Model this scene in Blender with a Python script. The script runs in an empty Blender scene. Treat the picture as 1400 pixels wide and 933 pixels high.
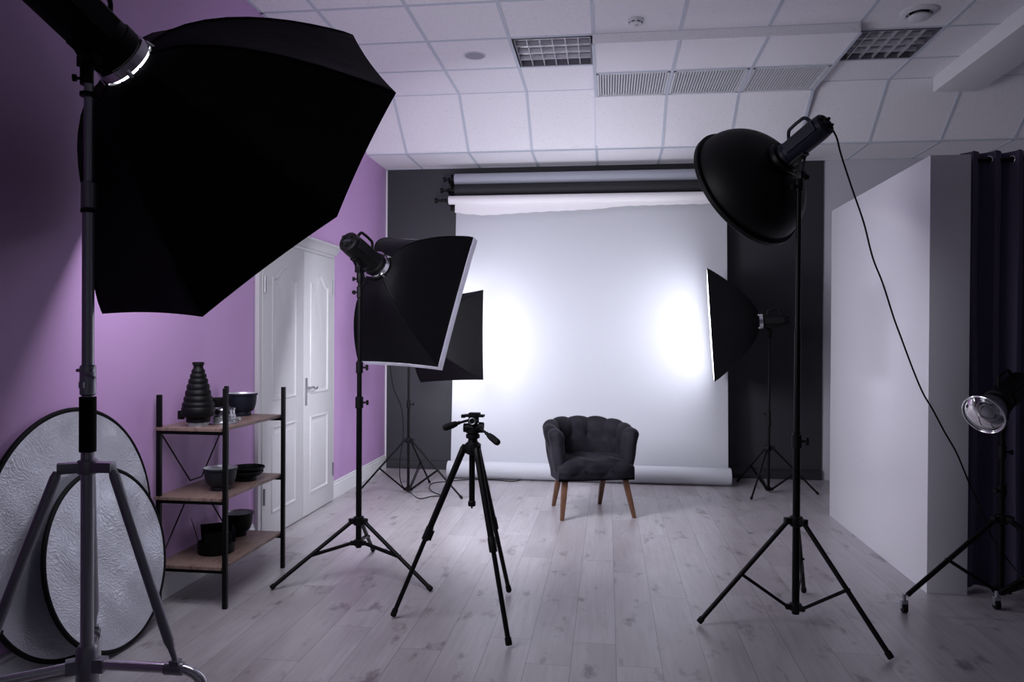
import bpy, bmesh, math, random
import numpy as np
from mathutils import Vector, Matrix
random.seed(7); np.random.seed(7)
C = bpy.context.scene.collection
PI = math.pi
A3 = lambda *a: np.array(a, float)

# ------------------------------------------------------------------ camera
FPX, YAW, PITCH, ROLL, EYE = 1039.4, 0.125, -0.0054, 0.0059, 1.38
_f = A3(-math.sin(YAW)*math.cos(PITCH), math.cos(YAW)*math.cos(PITCH), math.sin(PITCH))
_r = A3(math.cos(YAW), math.sin(YAW), 0); _u = np.cross(_r, _f)
CR = _r*math.cos(ROLL)+_u*math.sin(ROLL); CU = -_r*math.sin(ROLL)+_u*math.cos(ROLL); CF = _f
cam = bpy.data.cameras.new('camera'); cam.lens = 36*FPX/1400; cam.sensor_width = 36; cam.clip_start = .02
co = bpy.data.objects.new('camera', cam); C.objects.link(co)
co.matrix_world = Matrix(((CR[0], CU[0], -CF[0], 0), (CR[1], CU[1], -CF[1], 0), (CR[2], CU[2], -CF[2], EYE), (0, 0, 0, 1)))
bpy.context.scene.camera = co
def ray(x, y): return CF+CR*(x-700)/FPX+CU*(466.5-y)/FPX
def on(x, y, ax, v):                     # survey helper: where a sight line meets the plane axis=v
    d = ray(x, y); o = A3(0, 0, EYE); return o+d*((v-o[ax])/d[ax])

# ------------------------------------------------------------------ materials
def lin(c): return tuple(((v/255)/12.92 if v/255 <= .04045 else ((v/255+.055)/1.055)**2.4) for v in c)
def mat(name, col, rough=.5, metal=0., **kw):
    m = bpy.data.materials.new(name); m.use_nodes = True
    b = m.node_tree.nodes['Principled BSDF']
    b.inputs['Base Color'].default_value = (*col, 1); b.inputs['Roughness'].default_value = rough
    b.inputs['Metallic'].default_value = metal
    for k, v in kw.items(): b.inputs[k.replace('_', ' ')].default_value = v
    return m
def nodes(m): nt = m.node_tree; return nt, nt.nodes['Principled BSDF']
def N(nt, t, **kw):
    n = nt.nodes.new(t)
    for k, v in kw.items():
        if k.startswith('i_'):
            n.inputs[int(k[2:]) if k[2:].isdigit() else k[2:].replace('_', ' ')].default_value = v
        else: setattr(n, k, v)
    return n
def noise(nt, vec, scale, detail=3, rough=.5, dim='3D'):
    n = N(nt, 'ShaderNodeTexNoise', i_Scale=scale, i_Detail=detail, i_Roughness=rough)
    nt.links.new(vec, n.inputs['Vector']); return n
def coords(nt, scale=(1, 1, 1), rot=(0, 0, 0), loc=(0, 0, 0)):
    t = N(nt, 'ShaderNodeTexCoord'); mp = N(nt, 'ShaderNodeMapping')
    mp.inputs['Scale'].default_value = scale; mp.inputs['Rotation'].default_value = rot; mp.inputs['Location'].default_value = loc
    nt.links.new(t.outputs['Object'], mp.inputs['Vector']); return mp.outputs['Vector']
def ramp(nt, fac, stops):
    r = N(nt, 'ShaderNodeValToRGB'); e = r.color_ramp.elements
    while len(e) < len(stops): e.new(.5)
    for k, (p, c) in enumerate(stops):
        e[k].position = p; e[k].color = (*c, 1) if len(c) == 3 else c
    nt.links.new(fac, r.inputs['Fac']); return r
def mix(nt, a, b, fac, mode='MIX'):
    m = N(nt, 'ShaderNodeMix', data_type='RGBA', blend_type=mode)
    for s, v in ((m.inputs[6], a), (m.inputs[7], b), (m.inputs[0], fac)):
        if hasattr(v, 'node'): nt.links.new(v, s)
        elif isinstance(v, (int, float)): s.default_value = v
        else: s.default_value = (*v, 1)
    return m.outputs[2]
def bump(nt, b, h, strength=.2, dist=.01):
    n = N(nt, 'ShaderNodeBump', i_Strength=strength, i_Distance=dist)
    nt.links.new(h, n.inputs['Height']); nt.links.new(n.outputs['Normal'], b.inputs['Normal'])

def wall_paint(name, col, rough=.6, bs=.12):
    m = mat(name, col, rough); nt, b = nodes(m); v = coords(nt)
    n = noise(nt, v, 140, 4, .6); n2 = noise(nt, v, 2.2, 3)
    c = mix(nt, col, tuple(x*.93 for x in col), n2.outputs['Fac'])
    nt.links.new(c, b.inputs['Base Color']); bump(nt, b, n.outputs['Fac'], bs, .004); return m
M = {}
M['purple'] = wall_paint('purple paint', (.56, .335, .63), .55)
M['grey_wall'] = wall_paint('pale grey paint', (.56, .55, .6), .6)
M['charcoal'] = wall_paint('charcoal paint', (.029, .030, .036), .5)
M['charcoal_trim'] = mat('charcoal trim', (.03, .03, .034), .35)
M['white_paint'] = mat('white door paint', (.60, .595, .61), .4)
M['white_trim'] = mat('white trim', (.76, .76, .78), .4)
M['partition'] = mat('white laminate', (.74, .735, .78), .2, Specular_IOR_Level=.55)
M['black_fabric'] = mat('black fabric', (.003, .003, .0042), .62, Specular_IOR_Level=.16)
nt, b = nodes(M['black_fabric']); bump(nt, b, noise(nt, coords(nt), 9, 2).outputs['Fac'], .25, .02)
M['black_metal'] = mat('black painted metal', (.0025, .0025, .003), .45, Specular_IOR_Level=.16)
M['black_plastic'] = mat('black plastic', (.0028, .0028, .0034), .5, Specular_IOR_Level=.2)
M['black_rubber'] = mat('black rubber', (.004, .004, .0045), .75, Specular_IOR_Level=.2)
M['dish_black'] = mat('black satin enamel', (.003, .003, .0035), .55, Specular_IOR_Level=.2)
M['gun_blue'] = mat('dark blue grey enamel', (.009, .011, .021), .5, Specular_IOR_Level=.22)
M['slate'] = mat('slate grey enamel', (.012, .0145, .020), .5, Specular_IOR_Level=.35)
M['chrome'] = mat('chrome', (.75, .75, .78), .16, 1.)
M['steel'] = mat('brushed steel', (.42, .43, .46), .25, .75)
M['dark_steel'] = mat('dark anodised steel', (.30, .30, .33), .3, .7)
M['silver_lining'] = mat('silver lining', (.7, .7, .74), .4, .6)
M['lip'] = mat('pale grey lip fabric', (.80, .80, .86), .5, Transmission_Weight=.12)
M['diffuser'] = mat('white diffuser cloth', (.75, .75, .78), .8)
def emis(name, col, s):
    m = mat(name, (.8, .8, .82), .7); nt, b = nodes(m)
    b.inputs['Emission Color'].default_value = (*col, 1); b.inputs['Emission Strength'].default_value = s; return m
LCOL = (.90, .905, 1.0)
M['lit_left'] = emis('lit diffuser left', LCOL, 1.75)
M['lit_right'] = emis('lit diffuser right', LCOL, 1.85)
M['lit_octa'] = emis('lit octagon diffuser', LCOL, 1.5)
M['lit_mid'] = emis('lit middle diffuser', LCOL, 7.8)
def paper(name, col, bs):
    m = mat(name, col, .7); nt, b = nodes(m); v = coords(nt, (1, 1, .45))
    bump(nt, b, noise(nt, v, 3.5, 2).outputs['Fac'], bs, .03); return m
M['grey_paper'] = paper('pale grey seamless paper', (.50, .51, .55), .12)
M['white_paper'] = paper('white seamless paper', (.80, .78, .80), .06)
M['black_paper'] = mat('black seamless paper', (.012, .012, .014), .7)
M['roll_grey'] = mat('blue grey seamless paper', (.33, .34, .40), .6)
# silver reflector cloth: creased foil
m = M['foil'] = mat('creased silver foil', (.60, .61, .68), .30, .6); nt, b = nodes(m)
v = coords(nt, (1, 1.0, 1.0), (.7, 0, 0)); wv = noise(nt, coords(nt), 3.0, 3)
vm = N(nt, 'ShaderNodeVectorMath', operation='MULTIPLY_ADD'); nt.links.new(wv.outputs['Color'], vm.inputs[0]); vm.inputs[1].default_value = (.25, .25, .25); nt.links.new(v, vm.inputs[2])
vs_ = N(nt, 'ShaderNodeVectorMath', operation='MULTIPLY'); nt.links.new(vm.outputs[0], vs_.inputs[0]); vs_.inputs[1].default_value = (1, 1, 2.4)
n = noise(nt, vs_.outputs[0], 48, 4, .65); n2 = noise(nt, coords(nt), 6, 3)
vo = N(nt, 'ShaderNodeTexVoronoi', feature='DISTANCE_TO_EDGE', i_Scale=38.); nt.links.new(vs_.outputs[0], vo.inputs['Vector'])
w = N(nt, 'ShaderNodeMath', operation='MULTIPLY_ADD'); nt.links.new(vo.outputs['Distance'], w.inputs[0]); w.inputs[1].default_value = .7; nt.links.new(n.outputs['Fac'], w.inputs[2])
w2 = N(nt, 'ShaderNodeMath', operation='MULTIPLY_ADD'); nt.links.new(n2.outputs['Fac'], w2.inputs[0]); w2.inputs[1].default_value = 1.2; nt.links.new(w.outputs[0], w2.inputs[2])
bump(nt, b, w2.outputs[0], .32, .010)
# shelf wood
def wood(name, c1, c2, rough, stretch):
    m = mat(name, c1, rough); nt, b = nodes(m); v = coords(nt, stretch)
    n = noise(nt, v, 3, 6, .6); r = ramp(nt, n.outputs['Fac'], [(.3, c1), (.55, c2), (.75, c1)])
    nt.links.new(r.outputs['Color'], b.inputs['Base Color']); return m
M['shelf_wood'] = wood('brown oak board', (.085, .05, .043), (.25, .165, .14), .5, (30, 2.2, 8))
M['leg_wood'] = wood('walnut leg wood', (.085, .036, .019), (.14, .066, .036), .45, (12, 12, 2))
# velvet
m = M['velvet'] = mat('charcoal velvet', (.021, .020, .026), .75, Sheen_Weight=.10, Sheen_Roughness=.4, Specular_IOR_Level=.12)
nt, b = nodes(m); b.inputs['Sheen Tint'].default_value = (.35, .34, .42, 1)
n = noise(nt, coords(nt), 7, 3); r = ramp(nt, n.outputs['Fac'], [(.3, (.007, .0063, .009)), (.7, (.020, .0185, .025))])
nt.links.new(r.outputs['Color'], b.inputs['Base Color']); bump(nt, b, noise(nt, coords(nt), 22, 3).outputs['Fac'], .3, .008)
m = M['curtain'] = mat('navy curtain', (.10, .085, .155), .85, Sheen_Weight=.1)
# ceiling tile with speckle
m = M['tile'] = mat('mineral fibre ceiling tile', (.66, .65, .70), .85); nt, b = nodes(m)
n = noise(nt, coords(nt), 85, 3, .75); r = ramp(nt, n.outputs['Fac'], [(.30, (.60, .59, .63)), (.42, (.84, .825, .865))])
nt.links.new(r.outputs['Color'], b.inputs['Base Color'])
M['tbar'] = mat('ceiling grid metal', (.56, .60, .68), .5)
M['white_plastic'] = mat('white plastic', (.68, .68, .72), .5)
M['grille_white'] = mat('white grille metal', (.62, .63, .66), .5)
M['grille_grey'] = mat('grey speaker mesh', (.33, .33, .38), .6)
M['cavity'] = mat('dark cavity', (.05, .05, .06), .8)
M['louvre'] = mat('mirror louvre', (.80, .79, .83), .3, .75)
M['fixture'] = mat('dull fixture metal', (.22, .21, .24), .35, .8)
M['tube_glass'] = mat('lamp tube', (.42, .41, .45), .3)
m = M['glass'] = mat('clear lamp glass', (.92, .92, .96), .04, Transmission_Weight=1., IOR=1.45)
M['brass'] = mat('worn brass fitting', (.5, .42, .3), .35, 1.)
# floor: whitewashed oak planks running along Y
m = M['floor'] = mat('whitewashed oak planks', (.5, .48, .5), .33, Specular_IOR_Level=.75); nt, b = nodes(m)
PW, PL, PX = .19, 1.29, .045
tc = N(nt, 'ShaderNodeTexCoord'); sx = N(nt, 'ShaderNodeSeparateXYZ'); nt.links.new(tc.outputs['Object'], sx.inputs[0])
def mth(op, a, b_=None, c_=None):
    n = N(nt, 'ShaderNodeMath', operation=op)
    for k, q in enumerate((a, b_, c_)):
        if q is None: continue
        if hasattr(q, 'node'): nt.links.new(q, n.inputs[k])
        else: n.inputs[k].default_value = q
    return n.outputs[0]
row = mth('DIVIDE', mth('ADD', sx.outputs[0], 20*PW-PX), PW); ri = mth('FLOOR', row); rf = mth('SUBTRACT', row, ri)
wn = N(nt, 'ShaderNodeTexWhiteNoise', noise_dimensions='1D'); nt.links.new(ri, wn.inputs['W'])
col = mth('ADD', mth('DIVIDE', mth('ADD', sx.outputs[1], 20.), PL), wn.outputs['Value']); ci = mth('FLOOR', col); cf = mth('SUBTRACT', col, ci)
gx = mth('MINIMUM', rf, mth('SUBTRACT', 1., rf)); gy = mth('MINIMUM', cf, mth('SUBTRACT', 1., cf))
gap = mth('MINIMUM', mth('MULTIPLY', gx, PW), mth('MULTIPLY', gy, PL))
gl = mth('LESS_THAN', gap, .0013)
cv = N(nt, 'ShaderNodeCombineXYZ'); nt.links.new(ri, cv.inputs[0]); nt.links.new(ci, cv.inputs[1])
wp = N(nt, 'ShaderNodeTexWhiteNoise', noise_dimensions='3D'); nt.links.new(cv.outputs[0], wp.inputs['Vector'])
# per-plank shifted grain coordinates
pv = N(nt, 'ShaderNodeVectorMath', operation='MULTIPLY_ADD'); nt.links.new(cv.outputs[0], pv.inputs[0])
pv.inputs[1].default_value = (3.7, 5.3, 0); nt.links.new(tc.outputs['Object'], pv.inputs[2])
def sc(v, s):
    n = N(nt, 'ShaderNodeVectorMath', operation='MULTIPLY'); nt.links.new(v, n.inputs[0]); n.inputs[1].default_value = s; return n.outputs[0]
grain = noise(nt, sc(pv.outputs[0], (26, 1.6, 1)), 1.6, 6, .62)
cloud = noise(nt, sc(pv.outputs[0], (5, 1.5, 1)), 1.3, 3, .5)
knot = noise(nt, sc(pv.outputs[0], (7.5, 3.4, 1)), 1.15, 4, .6)
base = mix(nt, (.30, .272, .29), (.41, .385, .405), wp.outputs['Value'])
base = mix(nt, base, (.45, .435, .455), ramp(nt, cloud.outputs['Fac'], [(.38, (0, 0, 0)), (.7, (.6, .6, .6))]).outputs['Color'])
base = mix(nt, base, (.26, .228, .242), ramp(nt, grain.outputs['Fac'], [(.44, (0, 0, 0)), (.72, (.55, .55, .55))]).outputs['Color'])
base = mix(nt, base, (.115, .09, .095), ramp(nt, knot.outputs['Fac'], [(.585, (0, 0, 0)), (.70, (.78, .78, .78))]).outputs['Color'])
base = mix(nt, base, (.12, .11, .115), mth('MULTIPLY', gl, .85))
nt.links.new(base, b.inputs['Base Color'])
bump(nt, b, mth('SUBTRACT', grain.outputs['Fac'], mth('MULTIPLY', gl, 1.5)), .08, .002)

# ------------------------------------------------------------------ mesh building
def unit(v): v = np.asarray(v, float); return v/np.linalg.norm(v)
def frame(n):
    n = unit(n); h = A3(0, 0, 1) if abs(n[2]) < .95 else A3(1, 0, 0)
    u = unit(np.cross(n, h)); return u, np.cross(u, n), n       # u right, v up seen along n
ORG = {}
class MB:
    def __init__(s): s.v = []; s.f = []
    def add(s, vs, fs):
        k = len(s.v); s.v += [tuple(map(float, p)) for p in vs]; s.f += [tuple(i+k for i in f) for f in fs]; return s
    def box(s, c, d, ax=None):
        c = np.asarray(c, float); ax = np.eye(3) if ax is None else np.asarray(ax, float)
        vs = [c+ax[0]*d[0]/2*i+ax[1]*d[1]/2*j+ax[2]*d[2]/2*k for i in (-1, 1) for j in (-1, 1) for k in (-1, 1)]
        return s.add(vs, [(0, 1, 3, 2), (4, 6, 7, 5), (0, 4, 5, 1), (2, 3, 7, 6), (0, 2, 6, 4), (1, 5, 7, 3)])
    def bb(s, x0, x1, y0, y1, z0, z1): return s.box(((x0+x1)/2, (y0+y1)/2, (z0+z1)/2), (x1-x0, y1-y0, z1-z0))
    def loft(s, rings, cap0=True, cap1=True, closed=True, loop=False):
        n = len(rings[0]); vs = [p for r in rings for p in r]; fs = []; R = len(rings)
        for a in range(R if loop else R-1):
            b2 = (a+1) % R
            for i in range(n if closed else n-1):
                j = (i+1) % n; fs.append((a*n+i, a*n+j, b2*n+j, b2*n+i))
        if not loop and cap0: fs.append(tuple(range(n-1, -1, -1)))
        if not loop and cap1: fs.append(tuple((R-1)*n+i for i in range(n)))
        return s.add(vs, fs)
    def tube(s, path, r, seg=12, caps=True):
        P = [np.asarray(p, float) for p in path]; K = len(P); rs = [r]*K if np.isscalar(r) else r
        T = [unit(P[min(i+1, K-1)]-P[max(i-1, 0)]) for i in range(K)]
        u, _, _ = frame(T[0]); rings = []
        for i in range(K):
            u = u-T[i]*(u@T[i]); u = unit(u); w = np.cross(T[i], u)
            rings.append([P[i]+rs[i]*(u*math.cos(2*PI*k/seg)+w*math.sin(2*PI*k/seg)) for k in range(seg)])
        return s.loft(rings, caps, caps)
    def bar(s, a, b, w, h, up=(0, 0, 1)):
        a = np.asarray(a, float); b = np.asarray(b, float); t = unit(b-a); x = unit(np.cross(t, up)); z = np.cross(x, t)
        return s.box((a+b)/2, (np.linalg.norm(b-a), w, h), (t, x, z))
    def lathe(s, prof, o, n, seg=32, cap0=True, cap1=True):
        u, v, n = frame(n); o = np.asarray(o, float)
        return s.loft([[o+n*h+r*(u*math.cos(2*PI*k/seg)+v*math.sin(2*PI*k/seg)) for k in range(seg)] for r, h in prof], cap0, cap1)
    def torus(s, o, n, R, r, seg=32, t=10):
        u, v, n = frame(n); o = np.asarray(o, float)
        return s.loft([[o+(u*math.cos(a)+v*math.sin(a))*(R+r*math.cos(b2))+n*r*math.sin(b2) for b2 in np.linspace(0, 2*PI, t, endpoint=False)]
                       for a in np.linspace(0, 2*PI, seg, endpoint=False)], loop=True)
    def build(s, name, m, parent=None, bevel=0, sharp=35, origin=None, norm=True):
        top = parent
        while top is not None and top.parent is not None: top = top.parent
        o0 = ORG[top.name] if top is not None else (np.zeros(3) if origin is None else np.asarray(origin, float))
        me = bpy.data.meshes.new(name)
        me.from_pydata([tuple(np.asarray(p)-o0) for p in s.v], [], s.f)
        bm = bmesh.new(); bm.from_mesh(me)
        if norm: bmesh.ops.recalc_face_normals(bm, faces=bm.faces)
        if bevel:
            es = [e for e in bm.edges if len(e.link_faces) == 2 and e.calc_face_angle(0) > .6]
            bmesh.ops.bevel(bm, geom=es, offset=bevel, segments=2, affect='EDGES', profile=.6)
        bm.to_mesh(me); bm.free()
        me.shade_smooth(); me.set_sharp_from_angle(angle=math.radians(sharp))
        me.materials.append(m if not isinstance(m, str) else M[m])
        o = bpy.data.objects.new(name, me); C.objects.link(o)
        if parent is not None: o.parent = parent
        else: o.location = tuple(o0); ORG[o.name] = o0
        return o
def tag(o, label, cat, group=None):
    o['label'] = label; o['category'] = cat
    if group: o['group'] = group
    return o
def thing(name, loc, label, cat, group=None):
    o = bpy.data.objects.new(name, None); o.empty_display_size = .1; C.objects.link(o); o.location = tuple(loc)
    ORG[o.name] = np.asarray(loc, float); return tag(o, label, cat, group)
def struct(o): o['kind'] = 'structure'; return o
def copy_tree(o, loc=None, parent=None):
    c = o.copy(); C.objects.link(c)
    if parent is not None: c.parent = parent
    if loc is not None: c.location = tuple(loc); ORG[c.name] = np.asarray(loc, float)
    for ch in list(o.children): copy_tree(ch, None, c)
    return c
def smooth_path(P, n=8):                       # Catmull-Rom
    P = [np.asarray(p, float) for p in P]; out = []
    for i in range(len(P)-1):
        p0, p1, p2, p3 = P[max(i-1, 0)], P[i], P[i+1], P[min(i+2, len(P)-1)]
        for t in np.linspace(0, 1, n, endpoint=False):
            out.append(.5*((2*p1)+(p2-p0)*t+(2*p0-5*p1+4*p2-p3)*t*t+(3*p1-p0-3*p2+p3)*t**3))
    return out+[P[-1]]

# ------------------------------------------------------------------ room shell
XL, XR, YB, YF = -2.305, 4.1, 7.73, -2.6
HZ, LZ, YS, YE = 3.525, 3.12, 6.6175, 7.09          # high ceiling, low ceiling, slope start and end
fl = MB(); fl.bb(XL-.1, XR+.1, YF, YB+.1, -.05, 0); struct(fl.build('floor', 'floor'))
w = MB()
prof = [(YF, 0), (YB+.1, 0), (YB+.1, LZ+.02), (YE, LZ+.02), (YS, HZ+.02), (YF, HZ+.02)]
w.loft([[A3(XL-.1, y, z) for y, z in prof], [A3(XL, y, z) for y, z in prof]]); struct(w.build('wall_left', 'purple'))
w = MB(); w.loft([[A3(XR, y, z) for y, z in prof], [A3(XR+.1, y, z) for y, z in prof]]); struct(w.build('wall_right', 'grey_wall'))
w = MB(); w.bb(XL, XR, YB+.015, YB+.1, 0, LZ+.02); wb = struct(w.build('wall_back', 'grey_wall'))
w = MB(); w.bb(XL, 2.078, YB, YB+.015, 0, LZ); w.build('charcoal_panel', 'charcoal', wb)
w = MB(); w.bb(XL+.01, 2.078, YB-.018, YB, 0, .085); w.bb(XL+.01, 2.078, YB-.012, YB, .085, .10)
struct(w.build('baseboard_back', 'charcoal_trim', None, .003))
w = MB(); w.bb(XL+.002, XL+.016, YB-.016, YB-.001, .1, LZ-.01); struct(w.build('trim_1', 'white_trim'))
# left baseboard with a stepped profile, either side of the doors
def baseboard(y0, y1, name):
    pf = [(0, 0), (.020, 0), (.020, .085), (.016, .095), (.016, .112), (.010, .122), (.010, .134), (.004, .142), (0, .142)]
    b_ = MB(); b_.loft([[A3(XL+dx, y, z) for dx, z in pf] for y in (y0, y1)]); struct(b_.build(name, 'white_trim', sharp=25))
baseboard(6.155, YB-.02, 'baseboard_left'); baseboard(YF, 4.735, 'baseboard_left')
# partition
w = MB(); w.bb(1.728, 1.935, 4.37, 6.195, 0, 2.378); struct(w.build('wall_partition', 'partition', None, .003))

# ------------------------------------------------------------------ ceiling
xe = [XL]+[-1.914+.6*k for k in range(11)]+[XR]
def rows(edges): return edges
left_rows = [4.8175-.6*k for k in range(12, 0, -1)]+[4.8175, 5.4175, 6.0175, YS]
mid_rows = left_rows; DZ = .067
right_rows = [5.54-.6*k for k in range(13, 0, -1)]+[5.54, 6.14, YS]
GR = []; cl = MB(); tb = MB(); BW = .024
for i in range(len(xe)-1):
    x0, x1 = xe[i], xe[i+1]; xm = (x0+x1)/2
    rr = left_rows if xm < -.114 else (mid_rows if xm < 1.686 else right_rows)
    rr = [YF]+[r for r in rr if r > YF+.05]
    for j in range(len(rr)-1):
        y0, y1 = rr[j], rr[j+1]; ym = (y0+y1)/2
        hole = (-.714 < xm < -.114 and 5.42 < ym < 6.01) or (1.686 < xm < 2.286 and 5.55 < ym < 6.13) or (-.114 < xm < 1.686 and ym > 6.03)
        zc = HZ-(DZ if (-.114 < xm < 1.686 and ym > 5.42) else 0)
        if not hole: cl.bb(x0, x1, y0, y1, zc, zc+.015)
        tb.bb(x0, x1, y1-BW/2, y1+BW/2, zc-.003, zc+.004)
    mid = -.114 < xm < 1.686; HS = HZ-(DZ if mid else 0)
    tb.bb(x1-BW/2, x1+BW/2, YF, YS if not (mid or -.2 < x1 < -.1) else 5.4175, HZ-.004, HZ+.004)
    if mid or -.2 < x1 < -.1: tb.bb(x1-BW/2, x1+BW/2, 5.4175, YS, HZ-DZ-.004, HZ-DZ+.004)
    if mid:
        cl.bb(x0, x1, 5.4095, 5.4175, HZ-DZ-.002, HZ-.0005)
    if -.2 < x1 < -.1 or 1.6 < x1 < 1.7:
        cl.loft([[A3(x, 5.4175, HZ-DZ-.001), A3(x, 5.4175, HZ+.01), A3(x, YS, HZ+.01), A3(x, YE, LZ+.001), A3(x, YS, HZ-DZ-.001)] for x in (x1-.006, x1+.006)])
    # sloped course, then the low strip
    sl = unit(A3(0, YE-YS, LZ-HS)); nn = A3(0, -sl[2], sl[1]); nn = nn if nn[2] > 0 else -nn
    cl.loft([[A3(x, YS, HS), A3(x, YE, LZ), A3(x, YE, LZ)+nn*.015, A3(x, YS, HS)+nn*.015] for x in (x0, x1)])
    cl.bb(x0, x1, YE, YB+.015, LZ, LZ+.015)
    d = A3(BW/2, 0, 0)
    tb.loft([[A3(x1, YS, HS)+nn*.004+q-nn*k*.008 for q, k in ((-d, 0), (d, 0), (d, 1), (-d, 1))],
             [A3(x1, YE, LZ)+nn*.004+q-nn*k*.008 for q, k in ((-d, 0), (d, 0), (d, 1), (-d, 1))]])
    tb.bb(x1-BW/2, x1+BW/2, YE, YB, LZ-.004, LZ+.004)
tb.bb(XL, XR, YE-BW/2, YE+BW/2, LZ-.004, LZ+.006)
tb.bb(XL, XR, YB-.02, YB, LZ-.004, LZ+.004); tb.bb(XL, XL+.02, YF, YS, HZ-.003, HZ+.004)
tb.bb(XL, XR, YF, YF+.02, HZ-.004, HZ+.005)
cl.bb(XL, XR, YF, YB+.1, HZ+.25, HZ+.3)
ce = struct(cl.build('ceiling', 'tile')); tb.build('ceiling_grid', 'tbar', ce)
bm_ = MB(); bm_.bb(2.628, 2.985, YF, YS-.005, HZ-.125, HZ); struct(bm_.build('trim_2', 'white_trim', None, .004))

def ceiling_light(x0, y0, label):
    x1, y1 = x0+.575, y0+.575; x0 += .02; y0 += .02; zc = HZ
    t = thing('ceiling_light', ((x0+x1)/2, (y0+y1)/2, zc), label, 'ceiling light', 'square louvre ceiling lights')
    h = MB(); d = .008
    h.bb(x0, x1, y0, y1, zc+.10, zc+.11)
    for a in ((x0, x0+d, y0, y1), (x1-d, x1, y0, y1), (x0, x1, y0, y0+d), (x0, x1, y1-d, y1)): h.bb(*a, zc-.004, zc+.105)
    h.build('housing', 'fixture', t)
    n = 4; py = (y1-y0)/n
    lv = MB()
    for k in range(1, n):
        y = y0+py*k; lv.bb(x0+d, x1-d, y-.0025, y+.0025, zc-.002, zc+.030)
    for k in range(1, 6):
        x = x0+(x1-x0)*k/6; lv.bb(x-.0025, x+.0025, y0+d, y1-d, zc-.002, zc+.024)
    lv.build('louvre', 'louvre', t)
    for k in range(n):
        y = y0+py*(k+.5)
        rf = MB(); rf.loft([[A3(x, y+(py/2-.004)*math.sin(a), zc+.092-.055*(1-math.cos(a))) for a in np.linspace(-1.45, 1.45, 13)]+[A3(x, y+(py/2-.002)*math.sin(a), zc+.095-.055*(1-math.cos(a))) for a in np.linspace(1.45, -1.45, 13)] for x in (x0+d, x1-d)])
        rf.build('mirror_trough', 'louvre', t)
        MB().tube([(x0+.012, y, zc+.052), (x1-.012, y, zc+.052)], .014, 14).build('lamp_tube', 'tube_glass', t)
ceiling_light(-.714+.005, 5.4175+.005, 'square louvred ceiling light beside the round speaker disc')
ceiling_light(1.686+.005, 5.54+.005, 'square louvred ceiling light right of the slatted grilles, below the round air valve')
gl_lab = ['slatted ceiling grille, the left one of the three, nearest the louvred light with visible tubes',
          'slatted ceiling grille in the middle of the row of three',
          'slatted ceiling grille, the right one of the three, above the beauty dish lamp']
for k in range(3):
    x0, x1, y0, y1 = -.114+.6*k+.014, .486+.6*k-.014, 6.0175+.014, YS-.014
    t = thing('ceiling_grille', ((x0+x1)/2, (y0+y1)/2, (HZ-DZ)), gl_lab[k], 'ceiling grille', 'slatted grilles in the ceiling')
    f = MB(); d = .018
    for a in ((x0, x0+d, y0, y1), (x1-d, x1, y0, y1), (x0, x1, y0, y0+d), (x0, x1, y1-d, y1)): f.bb(*a, (HZ-DZ)-.006, (HZ-DZ)+.03)
    f.build('frame', 'grille_white', t)
    s = MB(); ns = 25
    for q in range(ns):
        x = x0+d+(x1-x0-2*d)*(q+.5)/ns
        s.box((x, (y0+y1)/2, (HZ-DZ)+.006), (.013, y1-y0-2*d, .006))
    s.build('slats', 'grille_white', t)
    MB().bb(x0, x1, y0, y1, (HZ-DZ)+.03, (HZ-DZ)+.035).build('backing', 'grille_grey', t)
p_ = on(869, 27, 2, HZ)
t = thing('smoke_detector', p_, 'small round white smoke detector on a ceiling tile', 'smoke detector')
MB().lathe([(.054, 0), (.054, .012), (.047, .016), (.045, .03), (.036, .036), (0.001, .036)], p_-A3(0, 0, .0), (0, 0, -1)).build('body', 'white_plastic', t)
s = MB()
for k in range(8):
    a = PI/8+k*PI/4; s.box(p_+A3(.0447*math.cos(a), .0447*math.sin(a), -.024), (.004, .022, .007), (A3(math.cos(a), math.sin(a), 0), A3(-math.sin(a), math.cos(a), 0), A3(0, 0, 1)))
s.build('vent_slots', 'cavity', t)
MB().lathe([(.016, .034), (.013, .046), (.001, .049)], p_, (0, 0, -1), 20).build('sensor_cap', 'white_plastic', t)
p_ = on(649, 76, 2, HZ)
t = thing('ceiling_speaker', p_, 'flush round grey speaker disc in a ceiling tile left of the louvred light', 'speaker')
MB().lathe([(.088, 0), (.088, .003), (.076, .004), (.074, .001)], p_, (0, 0, -1), 40, False, False).build('rim', 'white_plastic', t)
MB().lathe([(.075, 0), (.075, .002), (.001, .003)], p_, (0, 0, -1), 40).build('speaker_mesh', 'grille_grey', t)
p_ = on(1257, 16, 2, HZ)
t = thing('air_valve', p_, 'round white air valve in the ceiling, close to the top edge on the right', 'air vent')
MB().lathe([(.118, 0), (.118, .004), (.100, .016), (.080, .018), (.074, .006), (.060, .002)], p_, (0, 0, -1), 48, True, False).build('flange', 'white_plastic', t)
MB().lathe([(.02, .0), (.05, .018), (.070, .034), (.070, .040), (.055, .050), (.001, .052)], p_, (0, 0, -1), 40).build('disc', 'white_plastic', t)

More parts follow.
